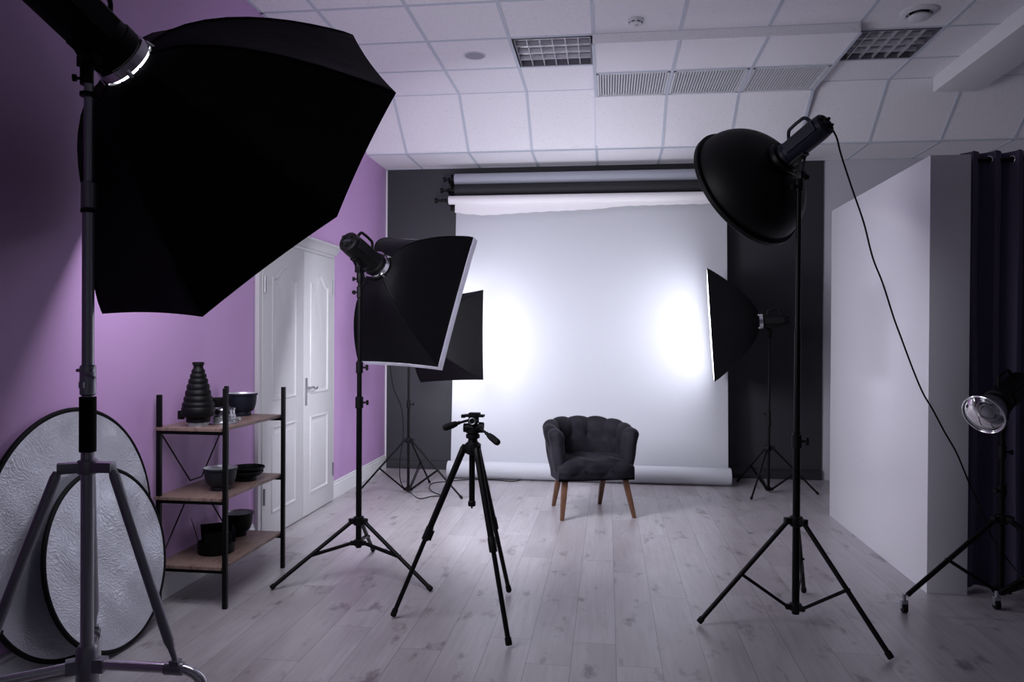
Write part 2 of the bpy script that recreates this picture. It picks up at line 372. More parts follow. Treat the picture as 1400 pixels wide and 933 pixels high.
# ------------------------------------------------------------------ doors
def panel(b_, y0, y1, z0, z1, xf, arch):
    def outline(ins):
        a0, a1, b0, b1 = y0+ins, y1-ins, z0+ins, z1-ins; pts = [(a0, b0), (a1, b0)]
        K = 24
        for k in range(K+1):
            t = k/K; y = a1+(a0-a1)*t
            s_ = abs(2*t-1); e = 0
            if arch: e = -arch*(.5-.5*math.cos(PI*min(1, s_*1.25)))
            pts.append((y, b1+e))
        return pts
    prof = [(0, 0), (.004, .007), (.014, .009), (.022, .002), (.030, -.004), (.055, .005), (.062, .006)]
    b_.loft([[A3(xf+h, y, z) for y, z in outline(i)] for i, h in prof], False, True)
XD = XL+.035
def leaf(n, y0, y1):
    b_ = MB(); b_.bb(XL+.001, XD, y0, y1, .008, 2.02)
    m_ = .125*(y1-y0)/.63
    panel(b_, y0+m_, y1-m_, .93, 1.87, XD, .085); panel(b_, y0+m_, y1-m_, .16, .76, XD, 0)
    return struct(b_.build(n, 'white_paint', None, .0015, 40))
d1 = leaf('door_1', 4.80, 5.478); d2 = leaf('door_2', 5.486, 6.10)
for dr, y, z in ((d1, 4.818, 1.72), (d1, 4.818, .30), (d2, 6.098, 1.78), (d2, 6.098, .27)):
    MB().tube([(XD+.006, y, z-.055), (XD+.006, y, z+.055)], .007, 10).build('hinge', 'dark_steel', dr)
hh = MB(); hh.bb(XD, XD+.008, 5.513, 5.541, .85, 1.06); hp = hh.build('door_handle', 'steel', d2, .003)
h2 = MB(); h2.tube([(XD+.004, 5.527, .985), (XD+.045, 5.527, .985)], .009)
h2.tube(smooth_path([(XD+.045, 5.520, .985), (XD+.047, 5.56, .988), (XD+.047, 5.61, .972), (XD+.044, 5.655, .982)]), [.008]*16+[.007]*9); h2.build('lever', 'steel', hp)
fr = MB()
fr.bb(XL, XL+.028, 4.755, 4.796, 0, 2.03); fr.bb(XL, XL+.028, 6.104, 6.150, 0, 2.03); fr.bb(XL, XL+.028, 4.755, 6.150, 2.024, 2.05)
cp = [(0, 2.05), (.04, 2.05), (.045, 2.065), (.075, 2.105), (.085, 2.11), (.085, 2.125), (0, 2.125)]
fr.loft([[A3(XL+dx, y, z) for dx, z in cp] for y in (4.74, 6.165)])
struct(fr.build('trim_3', 'white_paint', None, .0015))

# ------------------------------------------------------------------ backdrop
X0, X1 = -1.54, 1.15
def sheet(b_, cols, thick=.002):
    """cols: list of columns of points; gives a sheet with real thickness along +Y"""
    n = len(cols[0]); fr_ = [[A3(*p) for p in c] for c in cols]
    ring = [c+[q+A3(0, thick, 0) for q in reversed(c)] for c in fr_]
    b_.loft(ring)
t = thing('grey_backdrop', (-.2, 7.45, 0), 'pale grey paper backdrop hanging to a fat roll on the floor behind the armchair', 'backdrop')
zt, zb = 2.967, .085; yt, yb = 7.606, 7.372
b_ = MB(); cols = []
for x in np.linspace(X0+.01, X1-.01, 40):
    c = []
    for z in np.linspace(zt, zb, 60):
        s_ = (zt-z)/(zt-zb); c.append((x, yt+(yb-yt)*s_+.004*math.sin(3*x+2*z)*math.sin(PI*s_), z))
    cols.append(c)
sheet(b_, cols); b_.build('paper_sheet', 'grey_paper', t, sharp=60)
def roll(b_, xa, xb, y, z, r, turns=3):
    b_.tube([(xa, y, z), (xa+.003, y, z), (xb-.003, y, z), (xb, y, z)], [r-.003, r, r, r-.003], 40)
    return b_
roll(MB(), X0, X1, 7.29, .084, .082).build('floor_roll', 'grey_paper', t)
MB().tube([(X0-.012, 7.29, .084), (X1+.012, 7.29, .084)], .028, 20).build('core_tube', 'black_plastic', t)
roll(MB(), X0, X1, 7.55, 2.967, .055).build('upper_roll', 'roll_grey', t)
MB().tube([(X0-.05, 7.55, 2.967), (X1+.05, 7.55, 2.967)], .018, 16).build('core_tube', 'black_plastic', t)
t = thing('black_paper_roll', (-.2, 7.535, 2.855), 'rolled up black paper backdrop between the blue grey roll and the white roll', 'backdrop roll', 'rolled paper backdrops on wall brackets')
roll(MB(), X0+.005, X1, 7.535, 2.855, .054).build('paper_roll', 'black_paper', t)
MB().tube([(X0-.08, 7.535, 2.855), (X1+.05, 7.535, 2.855)], .018, 16).build('core_tube', 'black_plastic', t)
t = thing('white_paper_roll', (-.2, 7.50, 2.748), 'white paper backdrop roll with a short ragged torn edge hanging down', 'backdrop roll', 'rolled paper backdrops on wall brackets')
roll(MB(), X0-.05, X1, 7.50, 2.748, .043).build('paper_roll', 'white_paper', t)
MB().tube([(X0-.13, 7.50, 2.748), (X1+.05, 7.50, 2.748)], .016, 16).build('core_tube', 'black_plastic', t)
b_ = MB(); cols = []
edge = [(614, 290), (640, 293), (662, 294.5), (682, 293.5), (710, 291.5), (740, 289.5), (775, 288), (815, 286), (850, 282), (880, 281), (930, 279.5), (1000, 278)]
ex = [on(*e, 1, 7.53)[0] for e in edge]; ez = [on(*e, 1, 7.53)[2] for e in edge]
for x in np.linspace(X0+.005, X1-.005, 70):
    zl = float(np.interp(x, ex, ez))+.003*math.sin(41*x)
    cols.append([(x, 7.542-.006*s_, 2.748+(zl-2.748)*s_) for s_ in np.linspace(0, 1, 5)])
sheet(b_, cols); b_.build('torn_flap', 'white_paper', t, sharp=60)
for sx_, nm in ((-1, 'left of the paper rolls'), (1, 'right of the rolls behind the beauty dish')):
    xb = X0-.055 if sx_ < 0 else X1+.03
    t = thing('wall_bracket', (xb, 7.6, 2.86), 'black wall bracket with three hooks, '+nm, 'bracket', 'backdrop roll brackets')
    b_ = MB(); b_.bb(xb-.02, xb+.02, 7.705, 7.729, 2.68, 3.05); b_.build('wall_plate', 'black_metal', t, .003)
    for (y, z, q) in ((7.55, 2.967, .05), (7.535, 2.855, .075), (7.50, 2.748, .125)):
        h = MB(); h.bar((xb, 7.71, z-.028), (xb, y, z-.03), .02, .014)
        h.tube([(xb, y-.032, z+.012), (xb, y-.03, z-.018), (xb, y, z-.032), (xb, y+.03, z-.018)], .008, 8); h.build('hook', 'black_metal', t)
        e = MB(); xa = xb+sx_*q; e.tube([(xb+sx_*.015, y, z), (xa, y, z)], .010, 12); e.tube([(xa-.012, y, z), (xa+.012, y, z)], .026, 16); e.build('roll_plug', 'black_plastic', t)

# ------------------------------------------------------------------ light stands
def stand(t, xy, feet, hub_z, col_z, secs, knobs, rl=.011, mt='black_metal', brace_at=.52, casters=False, name='light_stand'):
    x, y = xy; P = MB()
    for z0, z1, r in secs: P.tube([(x, y, z0), (x, y, z1)], r, 18)
    st = P.build(name, mt, t)
    c = MB(); c.lathe([(secs[0][2]+.004, -.028), (secs[0][2]+.013, -.024), (secs[0][2]+.013, .02), (secs[0][2]+.004, .024)], (x, y, col_z), (0, 0, 1), 20)
    ends = []
    for fx, fy in feet:
        d = unit(A3(fx-x, fy-y, 0)); s = A3(-d[1], d[0], 0); a = A3(x, y, col_z)+d*(secs[0][2]+.02)
        c.box(a, (.04, .030, .030), (d, s, A3(0, 0, 1)))
        ends.append((d, a+d*.006-A3(0, 0, .004)))
    c.build('collar', 'black_plastic' if mt == 'black_metal' else mt, st, .003)
    hb = MB(); hb.lathe([(secs[0][2]+.003, -.02), (secs[0][2]+.011, -.018), (secs[0][2]+.011, .014), (secs[0][2]+.003, .018)], (x, y, hub_z), (0, 0, 1), 20)
    for (d, a), (fx, fy) in zip(ends, feet):
        hb.box(A3(x, y, hub_z)+d*(secs[0][2]+.016), (.03, .022, .024), (d, A3(-d[1], d[0], 0), A3(0, 0, 1)))
    hb.build('lower_collar', 'black_plastic' if mt == 'black_metal' else mt, st, .002)
    for (d, a), (fx, fy) in zip(ends, feet):
        fz = .012 if not casters else .075
        f = A3(fx, fy, fz); lg = MB(); lg.tube([a, a+(f-a)*.965], rl, 14); leg = lg.build('leg', mt, st)
        if casters:
            k = MB(); k.tube([(fx, fy, .094), (fx, fy, .05)], .009, 12); k.box((fx, fy, .055), (.03, .03, .022)); k.bb(fx-.016, fx-.012, fy-.014, fy+.014, .02, .055); k.bb(fx+.012, fx+.016, fy-.014, fy+.014, .02, .055)
            k.build('caster_fork', 'steel', leg, .002)
            MB().tube([(fx-.011, fy, .026), (fx+.011, fy, .026)], .026, 20).build('caster_wheel', 'black_rubber', leg)
        else:
            dl = unit(f-a); MB().tube([a+(f-a)*.955, f-dl*.004, f], [rl+.003, rl+.003, rl], 12).build('rubber_tip', 'black_rubber', leg)
        q = a+(f-a)*brace_at; side = A3(-d[1], d[0], 0)
        br = MB()
        for sg in (-1, 1): br.bar(A3(x, y, hub_z)+d*(secs[0][2]+.022)+side*.007*sg, q+side*(rl+.004)*sg*.6, .004, .014)
        br.tube([q-side*(rl+.006), q+side*(rl+.006)], .006, 8)
        br.build('brace', mt, st)
    for z, ang, big in knobs:
        r = [s for s in secs if s[0]-.03 <= z <= s[1]+.03][0][2]
        kb = MB(); kb.lathe([(r+.0015, -.034), (r+.0065, -.030), (r+.0065, .030), (r+.0015, .034)], (x, y, z), (0, 0, 1), 18)
        d = A3(math.cos(ang), math.sin(ang), 0); kb.tube([A3(x, y, z)+d*r, A3(x, y, z)+d*(r+.022)], .006, 10); kb.build('clamp', 'black_plastic', st)
        kn = MB(); u, v, _ = frame(d); o = A3(x, y, z)+d*(r+.022)
        kn.loft([[o+d*h+(.011+.004*math.cos(5*a_))*big*s_*(u*math.cos(a_)+v*math.sin(a_)) for a_ in np.linspace(0, 2*PI, 30, endpoint=False)] for h, s_ in ((0, .9), (.003, 1), (.011, 1), (.014, .85))])
        kn.build('lock_knob', 'black_plastic', st)
    return st
def flash_head(t, tail, apex, pole_top, r=.055, body='black_plastic', handle=True, ring=True, panel_d=True, pole_r=.012, ringmat='chrome'):
    tail = np.asarray(tail, float); apex = np.asarray(apex, float); n = unit(apex-tail); L = np.linalg.norm(apex-tail)
    u, v, _ = frame(n); H = MB()
    H.lathe([(r*.80, 0), (r*.93, .008), (r*.97, .03), (r, .06), (r, L*.80), (r*1.06, L*.81), (r*1.06, L*.90), (r*.95, L*.93), (r*.95, L-.01)], tail, n, 36)
    for sg in (-1, 1): H.box(tail+n*L*.42+u*sg*r*.93, (L*.62, .016, r*.9), (n, u, v))
    fh = H.build('flash_head', body, t, sharp=30)
    if panel_d:
        k = MB()
        for a, b2, rr in ((-.45, .35, .010), (.4, .4, .008), (.0, -.35, .013), (-.5, -.25, .006), (.5, -.2, .006)):
            k.lathe([(rr, 0), (rr, .010), (rr*.8, .013)], tail+u*a*r+v*b2*r, -n, 14)
        k.build('control_knobs', 'black_rubber', fh)
        MB().box(tail-n*.001+v*r*.02, (.004, r*.8, r*.24), (n, u, v)).build('display', 'slate', fh)
    if handle:
        hd = MB(); a = tail+n*L*.22+v*(r-.002); b2 = tail+n*L*.72+v*(r-.002); up = v*.048
        hd.tube(smooth_path([a, a+up*.85+n*.02, a+up+n*.05, b2+up-n*.05, b2+up*.85-n*.02, b2], 6), .0085, 10); hd.build('handle', body, fh)
    # tilt bracket from pole top to the body
    px = np.asarray(pole_top, float); k = MB(); q = tail+n*float(np.clip((px-tail)@n, L*.25, L*.8))
    k.tube([px-A3(0, 0, .05), px+A3(0, 0, .015)], pole_r+.007, 16)
    ax = unit(np.cross(n, A3(0, 0, 1))); top = px+A3(0, 0, .025)
    k.box(top, (.036, .05, .036), (ax, np.cross(A3(0, 0, 1), ax), A3(0, 0, 1)))
    for s_ in (-.13, .13):
        base = q+n*s_*.45-v*r*.96
        for sg in (-1, 1): k.bar(top+ax*.016*sg, base+ax*.016*sg, .005, .012)
    k.box(q-v*r*1.0, (.15, .045, .012), (n, ax, v))
    br = k.build('tilt_bracket', 'black_metal', t, .0015)
    kn = MB(); kn.tube([top+ax*.02, top+ax*.045], .006, 10); kn.tube([top+ax*.045, top+ax*.06], .016, 14); kn.build('tilt_knob', 'black_plastic', br)
    kn = MB(); d = unit(-CR*.9-CF*.3); d[2] = 0; o = px-A3(0, 0, .03); kn.tube([o+d*pole_r, o+d*.035], .005, 8); kn.tube([o+d*.03, o+d*.042], .012, 12); kn.build('lock_knob', 'black_plastic', br)
    return fh
def speed_ring(sb, apex, n, r=.075, mt='chrome', plate=True):
    k = MB(); k.lathe([(r, -.03), (r+.012, -.03), (r+.014, .0), (r+.004, .012), (r, .012), (r, -.03)], apex, n, 40, False, False)
    u, v, _ = frame(n)
    for a in (PI/4, 3*PI/4, 5*PI/4, 7*PI/4):
        d = u*math.cos(a)+v*math.sin(a); k.tube([apex+d*(r+.010)-n*.012, apex+d*(r+.022)+n*.03], .009, 10)
    k.build('speed_ring', mt, sb)
    if plate: MB().lathe([(r+.012, .0), (r+.016, .013), (.002, .013)], apex, n, 40, False, True).build('mount_plate', 'black_metal', sb)
def softbox(t, Cc, u, v, n, W, H, L, kg, diff, lip=None, sag=.05, r0=.085, poly=None, name='softbox', bulge=.02, rk=None):
    """poly=None -> rectangle W x H; else list of (a,b) rim corners in the u,v plane"""
    per = 12
    cor = poly or [(W/2, H/2), (-W/2, H/2), (-W/2, -H/2), (W/2, -H/2)]
    rim, sv = [], []
    for k in range(len(cor)):
        a = np.array(cor[k]); b2 = np.array(cor[(k+1) % len(cor)])
        for q in range(per):
            s_ = q/per; e = 4*s_*(1-s_); rim.append((a+(b2-a)*s_)*(1-.018*e)); sv.append(e)
    def ring(t_, h):
        g = t_**kg; o = []
        for (a, b2), e in zip(rim, sv):
            d = np.array((a, b2)); c = d/np.linalg.norm(d)*r0
            q = c*(1-g)+d*g; q = q*(1-sag*e*math.sin(PI*t_)**.8)
            o.append(Cc+n*h+u*q[0]+v*q[1])
        return o
    ts = [0, .03, .08, .15, .24, .34, .45, .57, .7, .82, .92, 1]
    outer = [ring(x, -L*(1-x)) for x in ts]
    inner = [[p-unit(p-Cc)*.006 for p in r_] for r_ in outer]
    S = MB(); S.loft(outer+[inner[-1]]+inner[::-1][1:], False, False)
    S.loft([outer[0], inner[0]], False, False)
    sb = S.build(name, 'black_fabric', t, sharp=50)
    if lip:
        Lp = MB(); k1 = [Cc+n*.052+(p-Cc)*1.004 for p in outer[-1]]; k0 = [p+n*.001+(p-Cc)*.003 for p in outer[-1]]
        Lp.loft([k0, k1, [Cc+n*.052+(p-Cc)*.985 for p in outer[-1]], [p-(p-Cc)*.015+n*.001 for p in outer[-1]]], False, False); Lp.build('front_lip', lip, sb)
    D = MB(); rings = []
    for s_ in (.985, .8, .6, .4, .2, .02):
        rings.append([Cc+(p-Cc)*s_+n*(bulge*(1-s_*s_)) for p in outer[-1]])
    D.loft(rings, False, True); D.build('diffuser', diff, sb, sharp=80)
    # ribs stand out as welts along the corners
    nr = len(cor)
    for k in range(nr):
        path = [r_[k*per]+unit(r_[k*per]-Cc)*.0005 for r_ in outer[:-1]]+[outer[-1][k*per]*.985+outer[-2][k*per]*.015-unit(outer[-1][k*per]-Cc)*.004]
        MB().tube(path, .004, 8).build('rib', 'black_fabric', sb)
    return sb
def eul(a, b2, c):
    n = A3(math.sin(a)*math.cos(b2), math.cos(a)*math.cos(b2), math.sin(b2)); r = A3(math.cos(a), -math.sin(a), 0); u = np.cross(r, n)
    return r*math.cos(c)+u*math.sin(c), -r*math.sin(c)+u*math.cos(c), n

# A: rectangular softbox, middle left
t = thing('studio_light', (-1.405, 4.2, 0), 'studio light with black rectangular softbox and pale lip, on black stand beside the shelf', 'studio light', 'studio lights on stands')
stand(t, (-1.405, 4.2), [(-1.798, 3.909), (-.933, 4.009), (-1.478, 4.704)], .20, .325,
      [(.17, 1.03, .0165), (1.03, 1.24, .0140), (1.24, 1.70, .0115)], [(1.0, .2, 1), (1.2, .1, 1.15), (1.63, 2.9, .9)], .0115)
u, v, n = eul(.3485, -.4078, -.041); Cc = A3(-1.2174, 4.7511, 1.6183); ap = Cc-n*.441
sb = softbox(t, Cc, u, v, n, .608, .895, .425, .55, 'lit_mid', 'lip', .04)
speed_ring(sb, ap, n, .072); flash_head(t, ap-n*.30, ap+n*.005, (-1.405, 4.2, 1.735), .064)
# B: rectangular softbox at the back left
t = thing('studio_light', (-1.735, 6.53, 0), 'studio light whose softbox half hides behind another softbox, lighting the left of the backdrop', 'studio light', 'studio lights on stands')
stand(t, (-1.735, 6.53), [(-1.208, 6.31), (-2.146, 6.344), (-1.64, 6.95)], .035, .465,
      [(.012, .80, .0125), (.80, 1.22, .0105), (1.22, 1.29, .009)], [(.78, .2, 1)], .0085)
u, v, n = eul(.6, -.067, .0716); Cc = A3(-1.4491, 6.9764, 1.37); LB = .3504; ap = Cc-n*LB
sb = softbox(t, Cc, u, v, n, .8276, .8131, LB, .6, 'lit_left', None, .05, bulge=.03)
speed_ring(sb, ap, n, .07); flash_head(t, ap-n*.30, ap+n*.005, (-1.735, 6.53, 1.31), .052)
# C: softbox at the back right
t = thing('studio_light', (1.437, 7.03, 0), 'studio light with black softbox seen edge-on in front of the charcoal wall at right', 'studio light', 'studio lights on stands')
stand(t, (1.437, 7.03), [(1.219, 6.654), (1.849, 6.962), (1.240, 7.478)], .035, .40,
      [(.015, .66, .0125), (.66, 1.02, .0105), (1.02, 1.44, .009)], [(.63, 1.2, 1), (.70, 2.6, .8)], .0085)
u, v, n = eul(-1.415, -.07, .0258); Cc = A3(.927, 7.02, 1.5003); ap = Cc-n*.4124
sb = softbox(t, Cc, u, v, n, .56, .988, .405, .66, 'lit_right', None, .05, bulge=.016, r0=.074)
speed_ring(sb, ap, n, .062); flash_head(t, ap-n*.235, ap+n*.005, (1.437, 7.03, 1.43), .052)

# D: beauty dish
t = thing('studio_light', (.910, 3.81, 0), 'studio light with round black beauty dish on tall black stand at right', 'studio light', 'studio lights on stands')
stand(t, (.910, 3.81), [(.443, 3.731), (1.215, 3.4235), (1.063, 4.272)], .085, .50,
      [(.05, .93, .0175), (.93, 1.42, .0150), (1.42, 2.13, .0120)], [(.885, -.1, 1.25)], .0115)
u, v, n = eul(-.7016, -.4661, 0); ap = A3(.8421, 3.8869, 2.2592); R_, L_ = .3417, .2484
S = MB(); pr = [(.070, -.012), (.078, .0)]
for k in range(1, 15):
    a = k/14*PI/2; pr.append((.078+(R_-.02-.078)*math.sin(a)**.92, (L_-.028)*(1-math.cos(a))**.85))
pr += [(R_-.004, L_-.028), (R_, L_-.024), (R_, L_-.004), (R_-.004, L_)]
inn = [(max(r-.006, .05), h+.004) for r, h in pr[1:-1]][::-1]
S.lathe(pr, ap, n, 72, False, False); S.lathe([pr[-1]]+inn, ap, n, 72, False, False)
dsh = S.build('beauty_dish', 'dish_black', t, sharp=28)
MB().lathe([(.06, -.03), (.082, -.03), (.086, -.012), (.082, .006), (.06, .006)], ap, n, 40, False, False).build('mount_ring', 'black_metal', dsh)
MB().lathe([(.095, 0), (.10, .006), (.09, .014), (.001, .016)], ap+n*.11, n, 36).build('deflector', 'white_plastic', dsh)
flash_head(t, ap-n*.28, ap+n*.0, (.910, 3.81, 2.14), .058, body='gun_blue')
tailD = ap-n*.28

# O: octabox, near left, on a heavy chromed stand
bx, by = -1.691, 2.301
t = thing('studio_light', (bx, by, 0), 'studio light with huge black octagonal softbox on heavy steel stand in the left foreground', 'studio light', 'studio lights on stands')
P = MB(); 
for z0, z1, r in ((.245, 1.02, .0205), (1.02, 1.815, .0185), (1.815, 2.20, .0145)): P.tube([(bx, by, z0), (bx, by, z1)], r, 24)
st = P.build('light_stand', 'steel', t)
MB().tube([(bx, by, .995), (bx, by, 1.175)], .026, 24).build('grip_sleeve', 'black_rubber', st)
k = MB(); k.lathe([(.020, -.05), (.0245, -.046), (.0245, .046), (.020, .05)], (bx, by, 1.23), (0, 0, 1), 24); k.tube([(bx-.03, by-.012, 1.262), (bx+.03, by-.012, 1.262)], .006, 10)
k.tube(smooth_path([(bx+.01, by-.026, 1.25), (bx+.03, by-.03, 1.243), (bx+.048, by-.03, 1.236)], 4), .006, 8); k.box((bx, by-.028, 1.215), (.016, .012, .02)); k.build('clamp', 'steel', st)
k = MB(); k.lathe([(.016, -.045), (.0225, -.04), (.0225, .04), (.016, .045)], (bx, by, 1.835), (0, 0, 1), 24); k.build('clamp', 'dark_steel', st)
MB().lathe([(.0225, -.006), (.024, 0), (.0225, .006)], (bx, by, 1.785), (0, 0, 1), 24).build('rubber_band', 'black_rubber', st)
MB().lathe([(.015, -.008), (.027, -.006), (.027, .006), (.015, .008)], (bx, by, 2.165), (0, 0, 1), 24).build('stop_ring', 'black_plastic', st)
c = MB(); c.lathe([(.021, -.025), (.031, -.022), (.031, .022), (.021, .025)], (bx, by, .945), (0, 0, 1), 24)
hb = MB(); hb.lathe([(.018, -.085), (.034, -.08), (.034, .06), (.026, .075)], (bx, by, .285), (0, 0, 1), 24)
angs = [math.radians(q) for q in (4, 122, 217)]
for a in angs:
    d = A3(math.cos(a), math.sin(a), 0); s = A3(-d[1], d[0], 0); c.box(A3(bx, by, .945)+d*.05, (.075, .04, .034), (d, s, A3(0, 0, 1)))
    hb.box(A3(bx, by, .295)+d*.04, (.045, .04, .045), (d, s, A3(0, 0, 1)))
c.build('collar', 'dark_steel', st, .004); hb.build('lower_collar', 'dark_steel', st, .003)
for a in angs:
    d = A3(math.cos(a), math.sin(a), 0); o = A3(bx, by, 0)
    lg = MB(); path = [o+d*.045+A3(0, 0, .295), o+d*.18+A3(0, 0, .292), o+d*.315+A3(0, 0, .288)]
    for q in range(1, 9):
        b2 = q/8*PI*.46; path.append(o+d*(.315+.085*math.sin(b2))+A3(0, 0, .288-.085*(1-math.cos(b2))))
    path.append(o+d*.412+A3(0, 0, .02)); lg.tube(path, .0165, 16); leg = lg.build('leg', 'chrome', st)
    MB().tube([o+d*.412+A3(0, 0, .035), o+d*.412], .021, 16).build('rubber_foot', 'black_rubber', leg)
    MB().tube([o+d*.265+A3(0, 0, .29), o+d*.325+A3(0, 0, .289)], .021, 16).build('sleeve', 'dark_steel', leg)
    s = A3(-d[1], d[0], 0); top = o+d*.085+A3(0, 0, .935); bot = o+d*.298+A3(0, 0, .315)
    e = unit(bot-top); b_ = MB(); b_.tube([top, top+e*.02, bot-e*.07, bot-e*.045, bot], [.012, .0165, .0165, .011, .008], 14); b_.box(bot-A3(0, 0, .008), (.03, .03, .022), (d, s, A3(0, 0, 1))); b_.build('brace', 'dark_steel', st)
u, v, n = eul(.385, -.5321, 1.1454); Cc = A3(-1.506, 2.9177, 2.0598); RO, LO = .765, .5436; ap = Cc-n*LO
oct_ = [(RO*math.cos(k*PI/4), RO*math.sin(k*PI/4)) for k in range(8)]
sb = softbox(t, Cc, u, v, n, 0, 0, LO-.01, .59, 'lit_octa', None, .03, .10, poly=oct_, name='octagonal_softbox', bulge=.02)
speed_ring(sb, ap, n, .088, plate=False); flash_head(t, ap-n*.46, ap+n*.005, (bx-.013, by+.009, 2.25), .090, pole_r=.014)

# E: lamp with clear glass front, on wheeled stand at right
def wheeled(label, xy, feet, top, secs_r=(.015, .012)):
    t = thing('studio_light' if top > .8 else 'light_stand', (*xy, 0), label, 'studio light' if top > .8 else 'light stand', 'studio lights on stands' if top > .8 else None)
    stand(t, xy, feet, .085, .452, [(.06, .62, secs_r[0]), (.62, top, secs_r[1])], [(.60, 3.6, 1), (.80, -.3, .9)] if top > .8 else [(.60, 3.6, 1)], .0125, casters=True, name='light_stand' if top > .8 else 'pole')
    return t
t = wheeled('studio light with round clear glass front on wheeled black stand before the navy curtain', (2.03, 4.215), [(1.494, 4.047), (2.44, 3.84), (2.58, 4.27)], .96)
lc = on(1345, 567, 1, 4.08); dv = unit(ray(1345, 567)); rv = unit(CR-dv*(CR@dv)); n = unit(-rv*.48-np.cross(rv, dv)*.47-dv*.74); 
S = MB(); R_ = .104; pr = [(.05, -.11), (.062, -.10), (.075, -.07), (.092, -.03), (R_, -.004), (R_, .004)]
S.lathe(pr+[(R_-.004, .004), (R_-.006, -.004), (.086, -.03), (.07, -.068), (.05, -.092), (.001, -.096)], lc, n, 48, True, False); rf_ = S.build('reflector', 'steel', t)
MB().torus(lc+n*.003, n, R_-.001, .0045, 56, 10).build('rim', 'chrome', rf_)
G = MB(); gp = [(R_-.006, .0), (R_*.8, .014), (R_*.5, .024), (.001, .029)]; G.lathe(gp+[(.001, .026), (R_*.5, .021), (R_*.8, .011), (R_-.006, -.003)], lc, n, 48, False, False); G.build('glass_cover', 'glass', rf_)
B_ = MB(); B_.lathe([(.012, -.09), (.012, -.055), (.022, -.05), (.026, -.03), (.018, -.008), (.001, -.002)], lc, n, 24); B_.build('bulb', 'tube_glass', rf_)
for rr in (.036, .055): MB().torus(lc-n*.035, n, rr, .0035, 40, 8).build('flash_tube', 'tube_glass', rf_)
flash_head(t, lc-n*.36, lc-n*.10, (2.03, 4.215, .96), .066)
wheeled('black light stand leg on caster reaching in from the right picture edge', (2.52, 4.10), [(1.985, 4.165), (2.85, 3.75), (2.95, 4.30)], .7)

# ------------------------------------------------------------------ camera tripod
hx, hy, hz = -.650, 3.66, .846
t = thing('camera_tripod', (hx, hy, 0), 'black camera tripod with pan head standing in front of the armchair', 'tripod')
s = MB(); s.lathe([(.018, -.045), (.036, -.035), (.040, -.01), (.036, .012), (.024, .022), (.022, .034), (.034, .040), (.034, .056), (.022, .062)], (hx, hy, hz), (0, 0, 1), 28); sp = s.build('spider', 'black_plastic', t)
feet = [(-1.0325, 3.6078), (-.4236, 3.3322), (-.5161, 4.0454)]
for fx, fy in feet:
    d = unit(A3(fx-hx, fy-hy, 0)); sd = A3(-d[1], d[0], 0); a = A3(hx, hy, hz-.012)+d*.045; f = A3(fx, fy, .012); e = unit(f-a); L = np.linalg.norm(f-a)
    lg = MB(); lg.tube([a-e*.012, a, a+e*.05, a+e*L*.50], [.012, .0175, .0165, .0155], 16); leg = lg.build('leg', 'black_metal', t)
    k = MB(); up = np.cross(e, sd); k.tube([a+e*L*.47, a+e*L*.545], .0185, 16); k.box(a+e*L*.51-up*.022, (.05, .018, .012), (e, sd, up)); k.build('leg_clamp', 'black_plastic', leg, .002)
    MB().tube([a+e*L*.54, f-e*.02], .0115, 14).build('lower_section', 'black_metal', leg)
    MB().tube([f-e*.035, f-e*.006, f], [.0145, .0155, .012], 14).build('rubber_foot', 'black_rubber', leg)
    k = MB(); k.box(A3(hx, hy, hz-.008)+d*.036, (.034, .036, .03), (d, sd, A3(0, 0, 1))); k.build('hinge', 'black_plastic', sp, .003)
MB().tube([(hx-.003, hy, .565), (hx-.003, hy, .845)], .0145, 18).build('center_column', 'black_metal', t)
k = MB(); k.lathe([(.0175, 0), (.019, .006), (.019, .022), (.0155, .026)], (hx-.003, hy, .552), (0, 0, 1), 18); k.lathe([(.004, -.012), (.005, 0)], (hx-.003, hy, .552), (0, 0, 1), 8); k.build('column_cap', 'black_plastic', t)
hd = MB(); o = A3(hx, hy, hz)
hd.lathe([(.022, .060), (.034, .064), (.034, .078), (.020, .084)], o, (0, 0, 1), 24)
hd.tube([o+A3(-.045, 0, .088)-A3(0, .0, 0), o+A3(-.02, 0, .088)], .022, 18); hd.tube([o+A3(-.02, 0, .088), o+A3(.045, 0, .088)], .019, 18); hd.tube([o+A3(.028, 0, .092), o+A3(.052, 0, .090)], .026, 18)
hd.lathe([(.022, .09), (.018, .105), (.026, .118), (.026, .14), (.020, .146)], o+A3(.004, 0, 0), (0, 0, 1), 20)
hd.tube([o+A3(.002, -.03, .124), o+A3(.002, .03, .124)], .023, 20)
head = hd.build('pan_head', 'black_plastic', t)
k = MB(); k.box(o+A3(.006, 0, .148), (.10, .05, .012)); k.box(o+A3(-.045, -.01, .146), (.02, .03, .016)); k.box(o+A3(.008, 0, .158), (.055, .042, .010)); k.build('quick_release_plate', 'black_metal', head, .003)
MB().torus(o+A3(.002, -.031, .124), (0, -1, 0), .015, .003, 24, 8).build('dial_ring', 'dark_steel', head)
def arm(a, m, b2):
    k = MB(); k.tube([a, m], .0065, 12); k.tube([m-unit(m-a)*.012, m], .009, 12); e = unit(b2-m); L = np.linalg.norm(b2-m)
    k.tube([m, m+e*L*.08, m+e*L*.35, m+e*L*.85, m+e*L*.97, b2], [.008, .013, .0165, .0165, .013, .007], 14); k.build('handle', 'black_rubber', head)
arm(o+A3(-.02, -.01, .126), o+A3(-.068, -.045, .114), o+A3(-.128, -.09, .094))
arm(o+A3(.03, -.01, .094), o+A3(.082, -.05, .064), o+A3(.142, -.095, .028))

